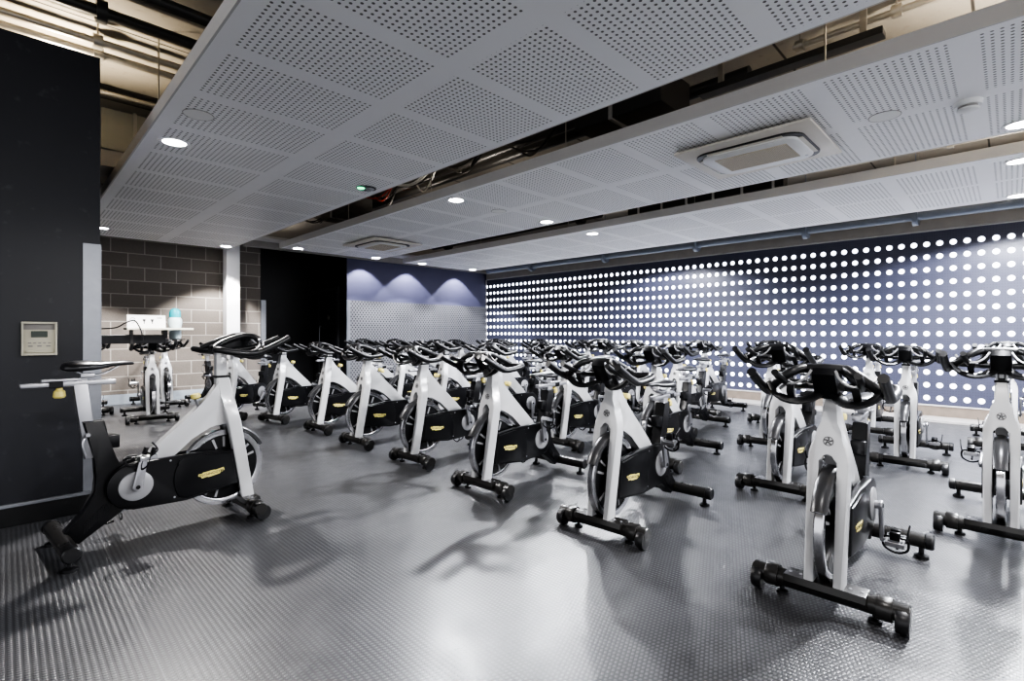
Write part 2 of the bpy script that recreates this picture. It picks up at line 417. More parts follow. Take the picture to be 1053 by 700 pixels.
# ------------------------------------------------------------------ ceiling rafts
def raft(x0, x1, y1, m, label):
    t = thing('ceiling_raft', label, 'ceiling panel', (0, 0, 0), 0, 'suspended perforated ceiling rafts')
    bm = bmesh.new(); box(bm, x0 + 0.012, x1 - 0.012, -4.4, y1 - 0.012, 2.65, 2.668); obj('perforated_board', bm, m, t, 0)
    bm = bmesh.new()
    box(bm, x0, x0 + 0.012, -4.4, y1, 2.65, 2.745); box(bm, x1 - 0.012, x1, -4.4, y1, 2.65, 2.745); box(bm, x0 + 0.012, x1 - 0.012, y1 - 0.012, y1, 2.65, 2.745)
    obj('edge_fascia', bm, M['fascia'], t, 0)
    for k in range(7):
        bm = bmesh.new(); y = -3.2 + k * 2.0
        if y > y1 - 0.3: continue
        for x in (x0 + 0.12, x1 - 0.12): lathe(bm, [(0.005, 2.66), (0.005, 3.56)], 8, (x, y, 0))
        box(bm, x0 + 0.05, x1 - 0.05, y - 0.02, y + 0.02, 2.67, 2.71)
        obj('hanger', bm, M['conduit'], t, 0)
raft(0.735, 2.80, 9.88, M['raft1'], 'wide white perforated ceiling panel overhead, nearest the black wall at left')
raft(3.375, 5.30, 9.10, M['raft2'], 'middle white perforated ceiling panel that carries the two air conditioning cassettes')
raft(5.93, 7.92, 9.15, M['raft3'], 'white perforated ceiling panel closest to the dotted light wall')

# services above the rafts
def pipe_run(name, label, pts, r, m, cat='pipe', group=None, brackets=()):
    t = thing(name, label, cat, pts[0], 0, group)
    bm = bmesh.new(); tube(bm, [Vector(p) - Vector(pts[0]) for p in pts], r, 10, k=1); obj('tube', bm, m, t)
    for p in brackets:
        bm = bmesh.new(); c = Vector(p) - Vector(pts[0])
        along_x = abs(pts[1][0] - pts[0][0]) > abs(pts[1][1] - pts[0][1])
        lathe(bm, [(0, -0.03), (r * 1.9, -0.03), (r * 1.9, 0.03), (0, 0.03)], 12, c, 'x' if along_x else 'y')
        lathe(bm, [(0.006, 0), (0.006, 3.56 - p[2])], 6, c); obj('bracket', bm, m, t)
    return t
G = 'conduits under the concrete slab'
pipe_run('conduit', 'pale conduit under the concrete slab just above the black wall edge, lower of two', [(-3.5, 5.17, 3.38), (0.72, 5.17, 3.38), (2.7, 5.17, 3.38)], 0.030, M['conduit'], 'conduit', G, [(0.52, 5.17, 3.38)])
pipe_run('conduit', 'pale conduit under the concrete slab above the black wall, upper of two', [(-3.5, 5.0, 3.40), (0.72, 5.0, 3.40), (2.7, 5.0, 3.40)], 0.030, M['conduit'], 'conduit', G, [(0.50, 5.0, 3.40)])
pipe_run('conduit', 'dark pipe under the slab at top left, second from the ceiling panel corner', [(-3.5, 4.6, 3.44), (2.7, 4.6, 3.44)], 0.042, M['darkpipe'], 'conduit', G, [(0.48, 4.6, 3.44)])
pipe_run('conduit', 'dark pipe under the slab in the top left corner, closest to the camera', [(-3.5, 4.2, 3.45), (2.7, 4.2, 3.45)], 0.042, M['darkpipe'], 'conduit', G, [(-1.5, 4.2, 3.45)])
pipe_run('conduit', 'dark pipe under the slab behind the top of the black wall', [(-2, 6.1, 3.42), (2.7, 6.1, 3.42)], 0.045, M['darkpipe'], 'conduit', G)
pipe_run('conduit', 'thin pale conduit under the slab just in front of the hanging grey duct', [(-2, 5.95, 3.38), (2.7, 5.95, 3.38)], 0.02, M['conduit'], 'conduit', G)
t = thing('air_duct', 'grey sheet metal air duct hanging above the left edge of the wide ceiling panel', 'duct', (0.60, 6.25, 2.93))
bm = bmesh.new(); box(bm, 0.05, 2.2, 0, 0.5, 0.02, 0.42, bev=0.006); obj('duct_body', bm, M['duct'], t, 0)
bm = bmesh.new(); box(bm, 0.30, 0.33, -0.012, 0.512, 0.008, 0.432); obj('joint_flange', bm, M['conduit'], t, 0)
bm = bmesh.new(); prism(bm, [(0.05, 0.02), (0.75, 0.02), (0.75, -0.02), (0.25, -0.14), (0.05, -0.14)], 0.02, 0.48, 'xz'); obj('outlet', bm, M['beam'], t, 0)
# gap between first and second raft
pipe_run('conduit', 'long conduit clipped under the slab in the gap right of the wide ceiling panel', [(4.48, -4, 3.45), (4.48, 1.25, 3.45)], 0.024, M['conduit'], 'conduit', G, [(4.48, 0.58, 3.45), (4.48, 1.2, 3.45)])
t = thing('batten_fixture', 'dark slim batten fixture under the slab in the gap between ceiling panels', 'fixture', (4.26, 0.62, 3.20))
bm = bmesh.new(); box(bm, -0.06, 0.06, 0, 1.3, 0, 0.05, bev=0.006); obj('body', bm, M['darkpipe'], t, 0)
bm = bmesh.new(); box(bm, -0.02, 0.02, 0.1, 0.14, 0.05, 0.36); box(bm, -0.02, 0.02, 1.1, 1.14, 0.05, 0.36); obj('mount', bm, M['conduit'], t, 0)
pipe_run('conduit', 'thick black pipe running deep in the gap right of the wide ceiling panel', [(4.52, 1.6, 3.40), (4.52, 9.4, 3.40)], 0.06, M['darkpipe'], 'conduit', G)
pipe_run('conduit', 'black cable tray pipe beside the second ceiling panel edge', [(4.22, 2.9, 3.36), (4.22, 9.4, 3.36)], 0.045, M['darkpipe'], 'conduit', G)
for k, (x, y) in enumerate(((3.80, 3.6), (3.78, 4.7), (3.80, 5.6), (3.80, 6.5), (3.80, 8.5))):
    t = thing('cable_bunch', ('black cable bunch drooping in the ceiling gap, nearest the camera', 'black cables looped in the ceiling gap, second from the camera', 'white cable loop hanging in the ceiling gap', 'red and dark cables hanging in the ceiling gap', 'dark cables at the far end of the ceiling gap')[k], 'cable', (x, y, 2.95), 0, 'loose cables above the ceiling panels')
    for j in range(4):
        bm = bmesh.new(); a = random.uniform(0, 6); q = [(0.10 * math.cos(a) * s + 0.03 * j, (s - 1.5) * 0.28, 0.32 - 0.22 * math.sin(s * 1.05) * random.uniform(.5, 1)) for s in range(4)]
        tube(bm, q, 0.011, 6, k=5); obj('cable', bm, M['whitecable'] if k == 2 and j < 3 else (M['red'] if k == 3 and j < 2 else M['darkpipe']), t)
    bm = bmesh.new(); box(bm, -0.12, -0.02, -0.1, 0.12, 0.24, 0.34, bev=0.004); lathe(bm, [(0.006, 0.3), (0.006, 0.6)], 6, (-0.07, 0, 0)); obj('junction_box', bm, M['conduit'], t, 0)
for lab, x0, x1, y0, y1, z0 in (('black rectangular duct deep in the ceiling gap, right of the wide ceiling panel', 3.62, 4.12, 1.95, 2.8, 2.98), ('dark duct section farther along the ceiling gap behind the hanging cables', 3.60, 4.05, 7.10, 7.95, 2.98)):
    t = thing('air_duct', lab, 'duct', ((x0 + x1) / 2, y0, z0)); w_ = (x1 - x0) / 2
    bm = bmesh.new(); box(bm, -w_, w_, 0, y1 - y0, 0, 0.30, bev=0.006); obj('duct_body', bm, M['darkpipe'], t, 0)
    bm = bmesh.new(); box(bm, -w_ - 0.015, w_ + 0.015, 0.45, 0.48, -0.015, 0.315); obj('joint_flange', bm, M['beam'], t, 0)
    bm = bmesh.new(); lathe(bm, [(0.006, 0.3), (0.006, 3.56 - z0)], 6, (0, 0.465, 0)); obj('hanger', bm, M['conduit'], t, 0)
# gap between second and third raft
pipe_run('conduit', 'conduit in the far gap between the middle and last ceiling panels', [(7.75, -4, 3.36), (7.75, 9.3, 3.36)], 0.03, M['conduit'], 'conduit', G, [(7.75, 0.5, 3.36), (7.75, 5.5, 3.36)])
pipe_run('conduit', 'dark trunking pipe in the far gap between the middle and last ceiling panels', [(6.62, 4.6, 3.05), (6.62, 9.0, 3.05)], 0.07, M['darkpipe'], 'conduit', G, [(6.62, 5.0, 3.05), (6.62, 8.5, 3.05)])
t = thing('batten_fixture', 'dark slatted batten in the far ceiling gap above the middle panel edge', 'fixture', (6.85, 2.0, 2.98))
bm = bmesh.new(); box(bm, -0.08, 0.08, 0, 2.2, 0, 0.16); obj('body', bm, M['darkpipe'], t, 0)
bm = bmesh.new()
for k in range(6): box(bm, -0.09, 0.085, 0.1 + k * 0.38, 0.13 + k * 0.38, -0.01, 0.57)
obj('strap', bm, M['fascia'], t, 0)
# pipe beside the dotted wall
pipe_run('service_pipe', 'thick grey blue pipe running along the top of the dotted wall', [(8.50, -4.4, 2.72), (8.50, 9.3, 2.72)], 0.075, M['pipe'], 'pipe', None, [(8.50, y, 2.72) for y in (0.9, 2.2, 3.9, 5.8, 7.8)])

# cassettes
def cassette(x, y, label, rz=0):
    t = thing('air_conditioner_cassette', label, 'air conditioner', (x, y, 2.6295), rz, 'ceiling cassette air conditioners')
    bm = bmesh.new(); box(bm, -0.45, 0.45, -0.5, 0.5, -0.022, 0.0, bev=0.008); obj('cover_plate', bm, M['ac_body'], t)
    def rr(a, b, r, n=6):
        out = []
        for sx, sy, a0 in ((1, 1, 0), (-1, 1, 90), (-1, -1, 180), (1, -1, 270)):
            for i in range(n + 1):
                q = math.radians(a0 + 90 * i / n); out.append((sx * (a - r) + r * math.cos(q), sy * (b - r) + r * math.sin(q)))
        return out
    bm = bmesh.new(); prism(bm, rr(0.33, 0.40, 0.13), -0.034, -0.021, 'xy'); obj('air_slot', bm, M['skirt'], t, 0)
    bm = bmesh.new(); prism(bm, rr(0.29, 0.36, 0.11), -0.052, -0.022, 'xy', bev=0.008); obj('inner_panel', bm, M['ac_white'], t, 50)
    bm = bmesh.new(); box(bm, -0.18, 0.18, -0.27, 0.27, -0.057, -0.05, bev=0.002); obj('grille', bm, M['grille'], t, 0)
    for s in (-1, 1):
        bm = bmesh.new(); box(bm, 0.30 * s - 0.018, 0.30 * s + 0.018, -0.28, 0.28, -0.041, -0.033, bev=0.003); obj('louvre', bm, M['ac_body'], t, 0)
        bm = bmesh.new(); box(bm, -0.2, 0.2, 0.37 * s - 0.018, 0.37 * s + 0.018, -0.041, -0.033, bev=0.003); obj('louvre', bm, M['ac_body'], t, 0)
    bm = bmesh.new(); lathe(bm, [(0, -0.055), (0.012, -0.055), (0.012, -0.05), (0, -0.05)], 12, (0.2, -0.31, 0)); obj('indicator', bm, M['alu'], t)
cassette(4.31, 1.47, 'square cream ceiling air conditioner near the smoke detector, at upper right')
cassette(4.40, 7.40, 'square cream ceiling air conditioner at the far end of the middle panel')

# downlights
LIGHTS = []
def downlight(x, y, label, on=True, power=1.0):
    t = thing('downlight', label, 'ceiling light', (x, y, 2.65), 0, 'round recessed downlights')
    bm = bmesh.new(); lathe_y(bm, [(0.078, 0), (0.105, 0), (0.103, 0.008), (0.08, 0.006)], 28)
    bm.transform(Matrix.Rotation(-PI / 2, 4, 'X')); bm.transform(Matrix.Translation((0, 0, -0.0005))); 
    obj('trim_ring', bm, M['white'], t)
    bm = bmesh.new(); lathe(bm, [(0, -0.006), (0.079, -0.004), (0.079, -0.001), (0, -0.001)], 28); obj('lens', bm, M['lamp'], t)
    LIGHTS.append((x, y, power))
downlight(0.93, 4.65, 'bright round downlight in the wide ceiling panel near the black wall', power=1.5)
downlight(0.95, 9.15, 'round downlight at the far left corner of the wide ceiling panel', power=1.9)
downlight(2.66, 9.55, 'round downlight at the far end of the wide ceiling panel, above the white column', power=1.7)
downlight(3.56, 4.42, 'round downlight on the near edge side of the middle ceiling panel', power=1.7)
downlight(5.11, 4.42, 'round downlight on the far edge side of the middle ceiling panel', power=1.3)
downlight(3.62, 8.9, 'round downlight at the far end of the middle ceiling panel, left of the cassette')
downlight(5.15, 8.9, 'round downlight at the far end of the middle ceiling panel, right of the cassette', power=0.8)
downlight(6.19, 4.45, 'round downlight on the near edge side of the last ceiling panel')
downlight(6.28, 8.95, 'round downlight at the far left end of the last ceiling panel', power=0.8)
downlight(7.70, 8.95, 'round downlight at the far right end of the last ceiling panel', power=0.8)
downlight(5.12, -0.05, 'round downlight in the middle ceiling panel at the right picture edge', power=2.0)
downlight(6.20, -0.05, 'upper round downlight in the last ceiling panel at the right picture edge', power=1.5)
downlight(7.75, -0.05, 'lowest round downlight at the right picture edge, beside the dotted wall', power=1.4)
# lamps of the same rows out of view behind and above the camera
LIGHTS += [(0.93, 0.0, 0.3), (2.66, -0.05, 0.28), (3.56, -0.05, 0.9), (2.66, -3.5, 0.5), (5.12, -3.5, 0.8), (7.75, 4.45, 0.9)]
for x, y, p in LIGHTS:
    l = bpy.data.lights.new('downlight_lamp', 'SPOT'); l.energy = 150 * p; l.spot_size = math.radians(100 if (x < 3 and y > 8) else (108 if (x > 3 and y > 8) else (164 if y < 1 and x < 3 else 156))); l.spot_blend = 0.3 if y > 8 else 0.2
    l.shadow_soft_size = 0.07; l.color = (1.0, 0.97, 0.95) if x < 3.2 else (0.93, 0.95, 1.0)
    o = bpy.data.objects.new('downlight_lamp', l); C.objects.link(o); o.location = (x, y, 2.635)

# other ceiling items
t = thing('emergency_light', 'small dark recessed emergency light with green indicator in the wide ceiling panel', 'emergency light', (2.62, 4.72, 2.65))
bm = bmesh.new(); lathe(bm, [(0, -0.004), (0.10, -0.004), (0.10, 0.0), (0, 0.0)], 24); obj('dark_lens', bm, M['darkgrey'], t)
bm = bmesh.new(); lathe(bm, [(0, -0.012), (0.035, -0.012), (0.04, -0.004), (0, -0.004)], 16, (-0.05, 0.02, 0)); obj('green_indicator', bm, M['green'], t)
bm = bmesh.new(); lathe(bm, [(0, -0.02), (0.03, -0.018), (0.045, -0.004), (0, -0.004)], 16, (0.035, -0.01, 0)); obj('lamp_head', bm, M['alu'], t)
t = thing('smoke_detector', 'white round smoke detector on the middle ceiling panel at right', 'smoke detector', (4.39, 0.20, 2.65))
bm = bmesh.new(); lathe(bm, [(0, -0.03), (0.070, -0.03), (0.074, -0.004), (0.074, 0), (0, 0)], 28); obj('base', bm, M['ac_white'], t)
bm = bmesh.new(); lathe(bm, [(0, -0.046), (0.048, -0.046), (0.050, -0.03), (0, -0.03)], 28); obj('vent_band', bm, M['beam'], t)
bm = bmesh.new(); lathe(bm, [(0, -0.066), (0.034, -0.064), (0.054, -0.054), (0.056, -0.044), (0, -0.044)], 28); obj('sensor_head', bm, M['ac_white'], t)
for i, (x, y, lab) in enumerate(((0.93, 3.95, 'flush round speaker grille in the wide ceiling panel near the bright downlight'), (4.27, 0.62, 'flush round speaker grille in the middle ceiling panel near the smoke detector'), (4.25, 4.45, 'flush round speaker grille at the centre of the middle ceiling panel'))):
    t = thing('ceiling_speaker', lab, 'speaker', (x, y, 2.65), 0, 'flush ceiling speakers')
    bm = bmesh.new(); lathe_y(bm, [(0.090, 0), (0.094, 0), (0.094, 0.004), (0.090, 0.004)], 28); bm.transform(Matrix.Rotation(-PI / 2, 4, 'X')); obj('ring', bm, M['beam'], t)
    bm = bmesh.new(); lathe(bm, [(0, -0.003), (0.090, -0.003), (0.090, -0.0005), (0, -0.0005)], 28); obj('grille', bm, M['card'], t)

# unseen warm fill lamps added above the rafts to brighten the slab
for x, y, z, p in ((0.30, 5.3, 2.98, 48), (-0.6, 4.7, 3.0, 8), (4.2, -0.6, 2.85, 120), (4.1, 4.9, 2.9, 9), (4.1, 6.6, 2.9, 7), (3.6, 9.3, 2.95, 6), (7.4, -0.1, 2.85, 34), (7.4, 1.6, 2.9, 8), (7.3, 4.9, 2.9, 12), (7.0, 8.9, 2.9, 8)):
    l = bpy.data.lights.new('slab_fill_lamp', 'SPOT'); l.energy = p; l.color = (1.0, 0.86, 0.66) if x < 1 else (1.0, 0.91, 0.80); l.shadow_soft_size = 0.06
    l.spot_size = math.radians(150); l.spot_blend = 0.5
    o = bpy.data.objects.new('slab_fill_lamp', l); C.objects.link(o); o.location = (x, y, z); o.rotation_euler = (PI, 0, 0)
# wall washers in the soffit above the blue wall
for x in (5.32, 6.45, 7.85):
    l = bpy.data.lights.new('wall_washer_lamp', 'SPOT'); l.energy = 55; l.color = (0.93, 0.94, 1.0); l.shadow_soft_size = 0.03
    l.spot_size = math.radians(94); l.spot_blend = 0.12
    o = bpy.data.objects.new('wall_washer_lamp', l); C.objects.link(o); o.location = (x, 9.46, 2.82)

# ------------------------------------------------------------------ wall items
t = thing('thermostat', 'square ivory thermostat with small dark display on the black wall', 'thermostat', (0.145, 4.25, 1.12))
bm = bmesh.new(); box(bm, -0.078, 0.078, -0.02, 0, -0.1, 0.1, bev=0.004); obj('back_box', bm, M['ivory'], t, 0)
bm = bmesh.new()
for q in ((-0.08, -0.070, -0.102, 0.102), (0.070, 0.08, -0.102, 0.102), (-0.07, 0.07, 0.090, 0.102), (-0.07, 0.07, -0.102, -0.088)): box(bm, q[0], q[1], -0.05, -0.012, q[2], q[3], bev=0.002)
obj('cover_frame', bm, M['ivory'], t, 0)
bm = bmesh.new(); box(bm, -0.07, 0.07, -0.024, -0.02, 0.055, 0.09); obj('shadow_strip', bm, M['beam'], t, 0)
bm = bmesh.new(); box(bm, -0.037, 0.037, -0.026, -0.018, 0.008, 0.046, bev=0.002); obj('display', bm, M['lcd'], t, 0)
bm = bmesh.new()
for k in range(5): box(bm, -0.05 + k * 0.022, -0.036 + k * 0.022, -0.024, -0.018, -0.03, -0.024)
for k in range(3): box(bm, -0.05 + k * 0.04, -0.03 + k * 0.04, -0.024, -0.018, -0.05, -0.042)
obj('button', bm, M['beam'], t, 0)
bm = bmesh.new(); box(bm, -0.06, 0.06, -0.03, -0.018, -0.086, -0.072, bev=0.002); obj('hinge_strip', bm, M['ivory'], t, 0)

# shelf on a black arm fixed to the hidden side of the black wall
SY = 6.0
t = thing('wall_shelf', 'pale narrow shelf on a thick black arm beside the black wall', 'shelf', (0.437, SY, 1.085))
bm = bmesh.new(); box(bm, 0.0, 0.68, -0.05, 0.02, -0.03, 0.055, bev=0.004); box(bm, 0.66, 0.695, -0.06, 0.03, 0.02, 0.10, bev=0.003); obj('support_arm', bm, M['bblack'], t, 0)
bm = bmesh.new(); box(bm, 0.12, 0.155, -0.058, 0.03, -0.05, 0.10); box(bm, 0.40, 0.42, -0.056, 0.03, -0.035, 0.10); obj('bracket', bm, M['foot'], t, 0)
bm = bmesh.new(); box(bm, 0.36, 0.90, -0.14, 0.05, 0.102, 0.122, bev=0.003); obj('tray', bm, M['tray'], t, 0)
bm = bmesh.new(); box(bm, 0.66, 0.86, 0.02, 0.16, 0.002, 0.012); obj('bottle_ledge', bm, M['foot'], t, 0)
t = thing('placard', 'white card placard with small dark symbols leaning on the wall shelf', 'sign', (0.437 + 0.535, SY + 0.0, 1.208))
bm = bmesh.new()
box(bm, -0.155, 0.155, 0, 0.004, 0, 0.125)
bm.transform(Matrix.Rotation(math.radians(-8), 4, 'X')); obj('card', bm, M['card'], t, 0)
bm = bmesh.new()
for x in (-0.02, 0.045):
    prism(bm, [(x - 0.012, 0.085), (x + 0.012, 0.085), (x + 0.010, 0.066), (x + 0.004, 0.060), (x + 0.004, 0.040), (x - 0.004, 0.040), (x - 0.004, 0.060), (x - 0.010, 0.066)], -0.0012, 0.0005, 'xz')
for k in range(4): box(bm, 0.085, 0.125, -0.0012, 0.0005, 0.092 + 0.0035 * k, 0.0935 + 0.0035 * k)
tube(bm, [(-0.11 + 0.022 * math.cos(a), -0.0008, 0.075 + 0.022 * math.sin(a)) for a in (0.3, 1.2, 2.2, 3.2)], 0.0018, 5, k=3)
tube(bm, [(-0.12, -0.0008, 0.045), (-0.10, -0.0008, 0.05), (-0.095, -0.0008, 0.07)], 0.0018, 5, k=3)
bm.transform(Matrix.Rotation(math.radians(-8), 4, 'X')); obj('printed_symbol', bm, M['ink'], t, 0)
t = thing('water_bottle', 'water bottle with teal cap at the right end of the wall shelf', 'bottle', (0.437 + 0.79, SY + 0.105, 1.097))
bm = bmesh.new(); lathe(bm, [(0, 0), (0.045, 0), (0.054, 0.02), (0.054, 0.12), (0.062, 0.16), (0.062, 0.195), (0.048, 0.222), (0, 0.222)], 20); obj('bottle_body', bm, M['bottle'], t)
bm = bmesh.new(); lathe(bm, [(0, 0.220), (0.050, 0.220), (0.050, 0.27), (0.042, 0.298), (0.022, 0.312), (0, 0.313)], 20); obj('cap', bm, M['teal'], t)
bm = bmesh.new(); tube(bm, [(-0.16, 0, 0.13), (-0.02, -0.08, 0.14), (0.06, -0.10, 0.19), (0.12, -0.11, 0.21), (0.15, -0.14, 0.16), (0.17, -0.15, 0.10), (0.18, -0.15, 0.02)], 0.006, 6)
o = obj('cable', bm, M['bblack'], None, 40, (0.437 + 0.30, SY, 1.065)); tag(o, 'thin black cable curling over the wall shelf in front of the placard', 'cable')

# ------------------------------------------------------------------ spin bike
def build_bike(label):
    R = thing('spin_bike', label, 'exercise bike', (0, 0, 0), 0, 'spin bikes of the studio')
    # ---- frame: fork + head + down tube
    bm = bmesh.new()
    zb, zt = 0.075, 0.885
    outer = [(0.072, zb), (0.0755, 0.60), (0.0745, 0.635), (0.067, 0.668), (0.050, 0.700), (0.037, 0.730), (0.030, 0.77), (0.028, zt)]
    inner = [(0.034, zb), (0.034, 0.600)] + [(0.034 * math.cos(math.radians(a)), 0.605 + 0.040 * math.sin(math.radians(a))) for a in (0, 22, 45, 68)]
    inner.append((0.0, 0.645))
    poly = outer + [(-y, z) for y, z in outer[::-1]] + [(-y, z) for y, z in inner[:-1]] + [inner[-1]] + [(y, z) for y, z in inner[:-1][::-1]]
    prism(bm, poly, -0.037, 0.037, 'yz', bev=0.009, seg=2)
    for v in bm.verts: v.co.x += 0.018 - (v.co.z - zb) * 0.172
    prism(bm, [(-0.125, 0.878), (-0.150, 0.852), (-0.168, 0.815), (-0.195, 0.765), (-0.30, 0.668), (-0.49, 0.492), (-0.60, 0.385), (-0.54, 0.33), (-0.44, 0.385), (-0.345, 0.472), (-0.295, 0.517), (-0.245, 0.555), (-0.20, 0.578), (-0.165, 0.588), (-0.115, 0.575), (-0.085, 0.62), (-0.10, 0.75)], -0.0275, 0.0275, 'xz', bev=0.007)
    fr = obj('frame', bm, M['frame'], R, 35)
    bm = bmesh.new()     # round emblem on the fork crown
    lathe_y(bm, [(0.017, 0), (0.020, 0), (0.020, 0.003), (0.017, 0.003)], 20)
    for k in range(5):
        a = 2 * PI * k / 5
        tube(bm, [(0.003 * math.cos(a), 0.0015, 0.003 * math.sin(a)), (0.011 * math.cos(a + 0.5), 0.0015, 0.011 * math.sin(a + 0.5)), (0.016 * math.cos(a + 0.2), 0.0015, 0.016 * math.sin(a + 0.2))], 0.0032, 5, k=2)
    bm.transform(Matrix.Translation((-0.0512, 0, 0.690)) @ Matrix.Rotation(math.radians(-9.8), 4, 'Y') @ Matrix.Rotation(-PI / 2, 4, 'Z')); bm.transform(Matrix.Translation((0.0, 0, 0)))
    obj('emblem', bm, M['emblem'], fr)
    bm = bmesh.new(); lathe(bm, [(0.004, 0), (0.006, 0.001), (0.010, 0.03), (0.011, 0.045), (0, 0.046)], 10); 
    bm.transform(Matrix.Translation((-0.255, 0, 0.708)) @ Matrix.Rotation(math.radians(-12), 4, 'Y')); obj('resistance_stem', bm, M['alu'], fr)
    bm = bmesh.new(); lathe(bm, [(0, 0), (0.014, 0), (0.026, 0.008), (0.027, 0.026), (0.022, 0.034), (0, 0.036)], 14)
    bm.transform(Matrix.Translation((-0.263, 0, 0.752)) @ Matrix.Rotation(math.radians(-12), 4, 'Y')); obj('resistance_knob', bm, M['yellow'], R)
    # ---- black rear frame
    bm = bmesh.new()
    prism(bm, [(-0.805, 0.690), (-0.712, 0.686), (-0.672, 0.48), (-0.640, 0.40), (-0.50, 0.39), (-0.47, 0.26), (-0.60, 0.205), (-0.66, 0.175), (-0.815, 0.055), (-0.90, 0.085), (-0.875, 0.125), (-0.80, 0.21), (-0.745, 0.30), (-0.738, 0.38), (-0.752, 0.47)], -0.034, 0.034, 'xz', bev=0.009)
    for k in range(12):
        a = k / 11; x, z = -0.69 - 0.105 * a, 0.235 - 0.105 * a
        for s in (-1, 1): box(bm, x - 0.004, x + 0.004, s * 0.034 - 0.003, s * 0.034 + 0.003, z - 0.028, z + 0.022)
    st = obj('seat_tube', bm, M['bblack'], R, 35)
    bm = bmesh.new(); box(bm, -0.70, -0.645, -0.032, 0.032, 0.53, 0.60, bev=0.006); obj('bottle_clip', bm, M['bblack'], st, 35)
    bm = bmesh.new(); tube(bm, [(-0.785, -0.03, 0.62), (-0.802, -0.05, 0.60), (-0.806, -0.055, 0.56), (-0.796, -0.056, 0.515)], 0.005, 8, flat=0.6); lathe(bm, [(0, -0.06), (0.010, -0.06), (0.010, -0.03), (0, -0.03)], 12, (-0.785, 0, 0.62), 'y'); obj('clamp_lever', bm, M['alu'], st)
    # ---- feet
    bm = bmesh.new()
    lathe(bm, [(0, -0.285), (0.034, -0.285), (0.038, -0.28), (0.038, 0.28), (0.034, 0.285), (0, 0.285)], 20, (0, 0, 0.074), 'y')
    prism(bm, [(-0.043, 0.085), (-0.036, 0.112), (0.052, 0.112), (0.058, 0.085), (0.04, 0.06), (-0.03, 0.06)], -0.15, 0.15, 'xz', bev=0.006)
    ff = obj('front_foot', bm, M['foot'], R, 35)
    for s in (-1, 1):
        bm = bmesh.new(); lathe(bm, [(0, 0.178 * s), (0.046, 0.178 * s), (0.047, 0.184 * s), (0.047, 0.226 * s), (0.044, 0.231 * s), (0, 0.231 * s)], 20, (0, 0, 0.072), 'y'); obj('collar', bm, M['foot'], ff)
        bm = bmesh.new(); lathe(bm, [(0, 0.240 * s), (0.044, 0.240 * s), (0.0475, 0.248 * s), (0.0475, 0.274 * s), (0.043, 0.283 * s), (0, 0.285 * s)], 24, (0.016, 0, 0.050), 'y'); obj('transport_wheel', bm, M['rubber'], ff)
        bm = bmesh.new(); lathe(bm, [(0, 0), (0.024, 0), (0.024, 0.012), (0.01, 0.018), (0.01, 0.05), (0, 0.05)], 14, (-0.012, 0.17 * s, 0)); obj('levelling_pad', bm, M['rubber'], ff)
        bm = bmesh.new()
        for y in (0.09, 0.13): lathe(bm, [(0, 0.111), (0.007, 0.111), (0.006, 0.115), (0, 0.116)], 10, (0.01, y * s, 0))
        obj('bolt', bm, M['alu'], ff)
    bm = bmesh.new()
    lathe(bm, [(0, -0.25), (0.037, -0.25), (0.037, 0.25), (0, 0.25)], 22, (-0.885, 0, 0.088), 'y')
    rf = obj('rear_foot', bm, M['foot'], R, 35)
    for s in (-1, 1):
        bm = bmesh.new(); lathe(bm, [(0, 0.252 * s), (0.039, 0.252 * s), (0.040, 0.257 * s), (0.040, 0.279 * s), (0.034, 0.286 * s), (0, 0.287 * s)], 22, (-0.885, 0, 0.088), 'y'); obj('end_cap', bm, M['rubber'], rf)
        bm = bmesh.new(); lathe(bm, [(0, 0), (0.032, 0), (0.032, 0.014), (0.012, 0.024), (0.012, 0.07), (0, 0.07)], 16, (-0.885, 0.235 * s, 0)); obj('levelling_pad', bm, M['rubber'], rf)
    # ---- flywheel
    bm = bmesh.new(); lathe(bm, [(0, -0.012), (0.05, -0.014), (0.205, -0.010), (0.205, 0.010), (0.05, 0.014), (0, 0.012)], 48, (-0.112, 0, 0.315), 'y')
    for k in range(5):
        for dlt in (-0.17, 0.17):
            a = 2 * PI * k / 5 + dlt + 0.5; ca, sa = math.cos(a), math.sin(a)
            for s in (-1, 1):
                q = [(-0.112 + r * ca - w * sa, 0.315 + r * sa + w * ca) for r, w in ((0.125, -0.006), (0.188, -0.007), (0.188, 0.007), (0.125, 0.006))]
                prism(bm, q, s * 0.010, s * 0.016, 'xz', mi=1)
    fw = obj('flywheel', bm, [M['bblack'], M['disc']], R, 40)
    bm = bmesh.new(); lathe_y(bm, [(0.198, -0.015), (0.205, -0.018), (0.232, -0.018), (0.236, -0.014), (0.236, 0.014), (0.232, 0.018), (0.205, 0.018), (0.198, 0.015)], 56, (-0.112, 0, 0.315)); obj('rim', bm, M['chrome'], fw, 40)
    bm = bmesh.new()    # brake shroud over the front of the wheel
    P = [(-0.112 + 0.25 * math.cos(math.radians(a)), 0, 0.315 + 0.25 * math.sin(math.radians(a))) for a in range(26, 96, 6)]
    loops = []
    for p in P:
        c = V(-0.112, 0, 0.315); u = (V(*p) - c).normalized()
        loops.append([c + u * rr + V(0, yy, 0) for rr, yy in ((0.232, -0.030), (0.252, -0.030), (0.262, -0.018), (0.265, 0), (0.262, 0.018), (0.252, 0.030), (0.232, 0.030), (0.246, 0.020), (0.248, 0), (0.246, -0.020))])
    loft(bm, loops); obj('brake_shroud', bm, M['shroud'], R, 40)
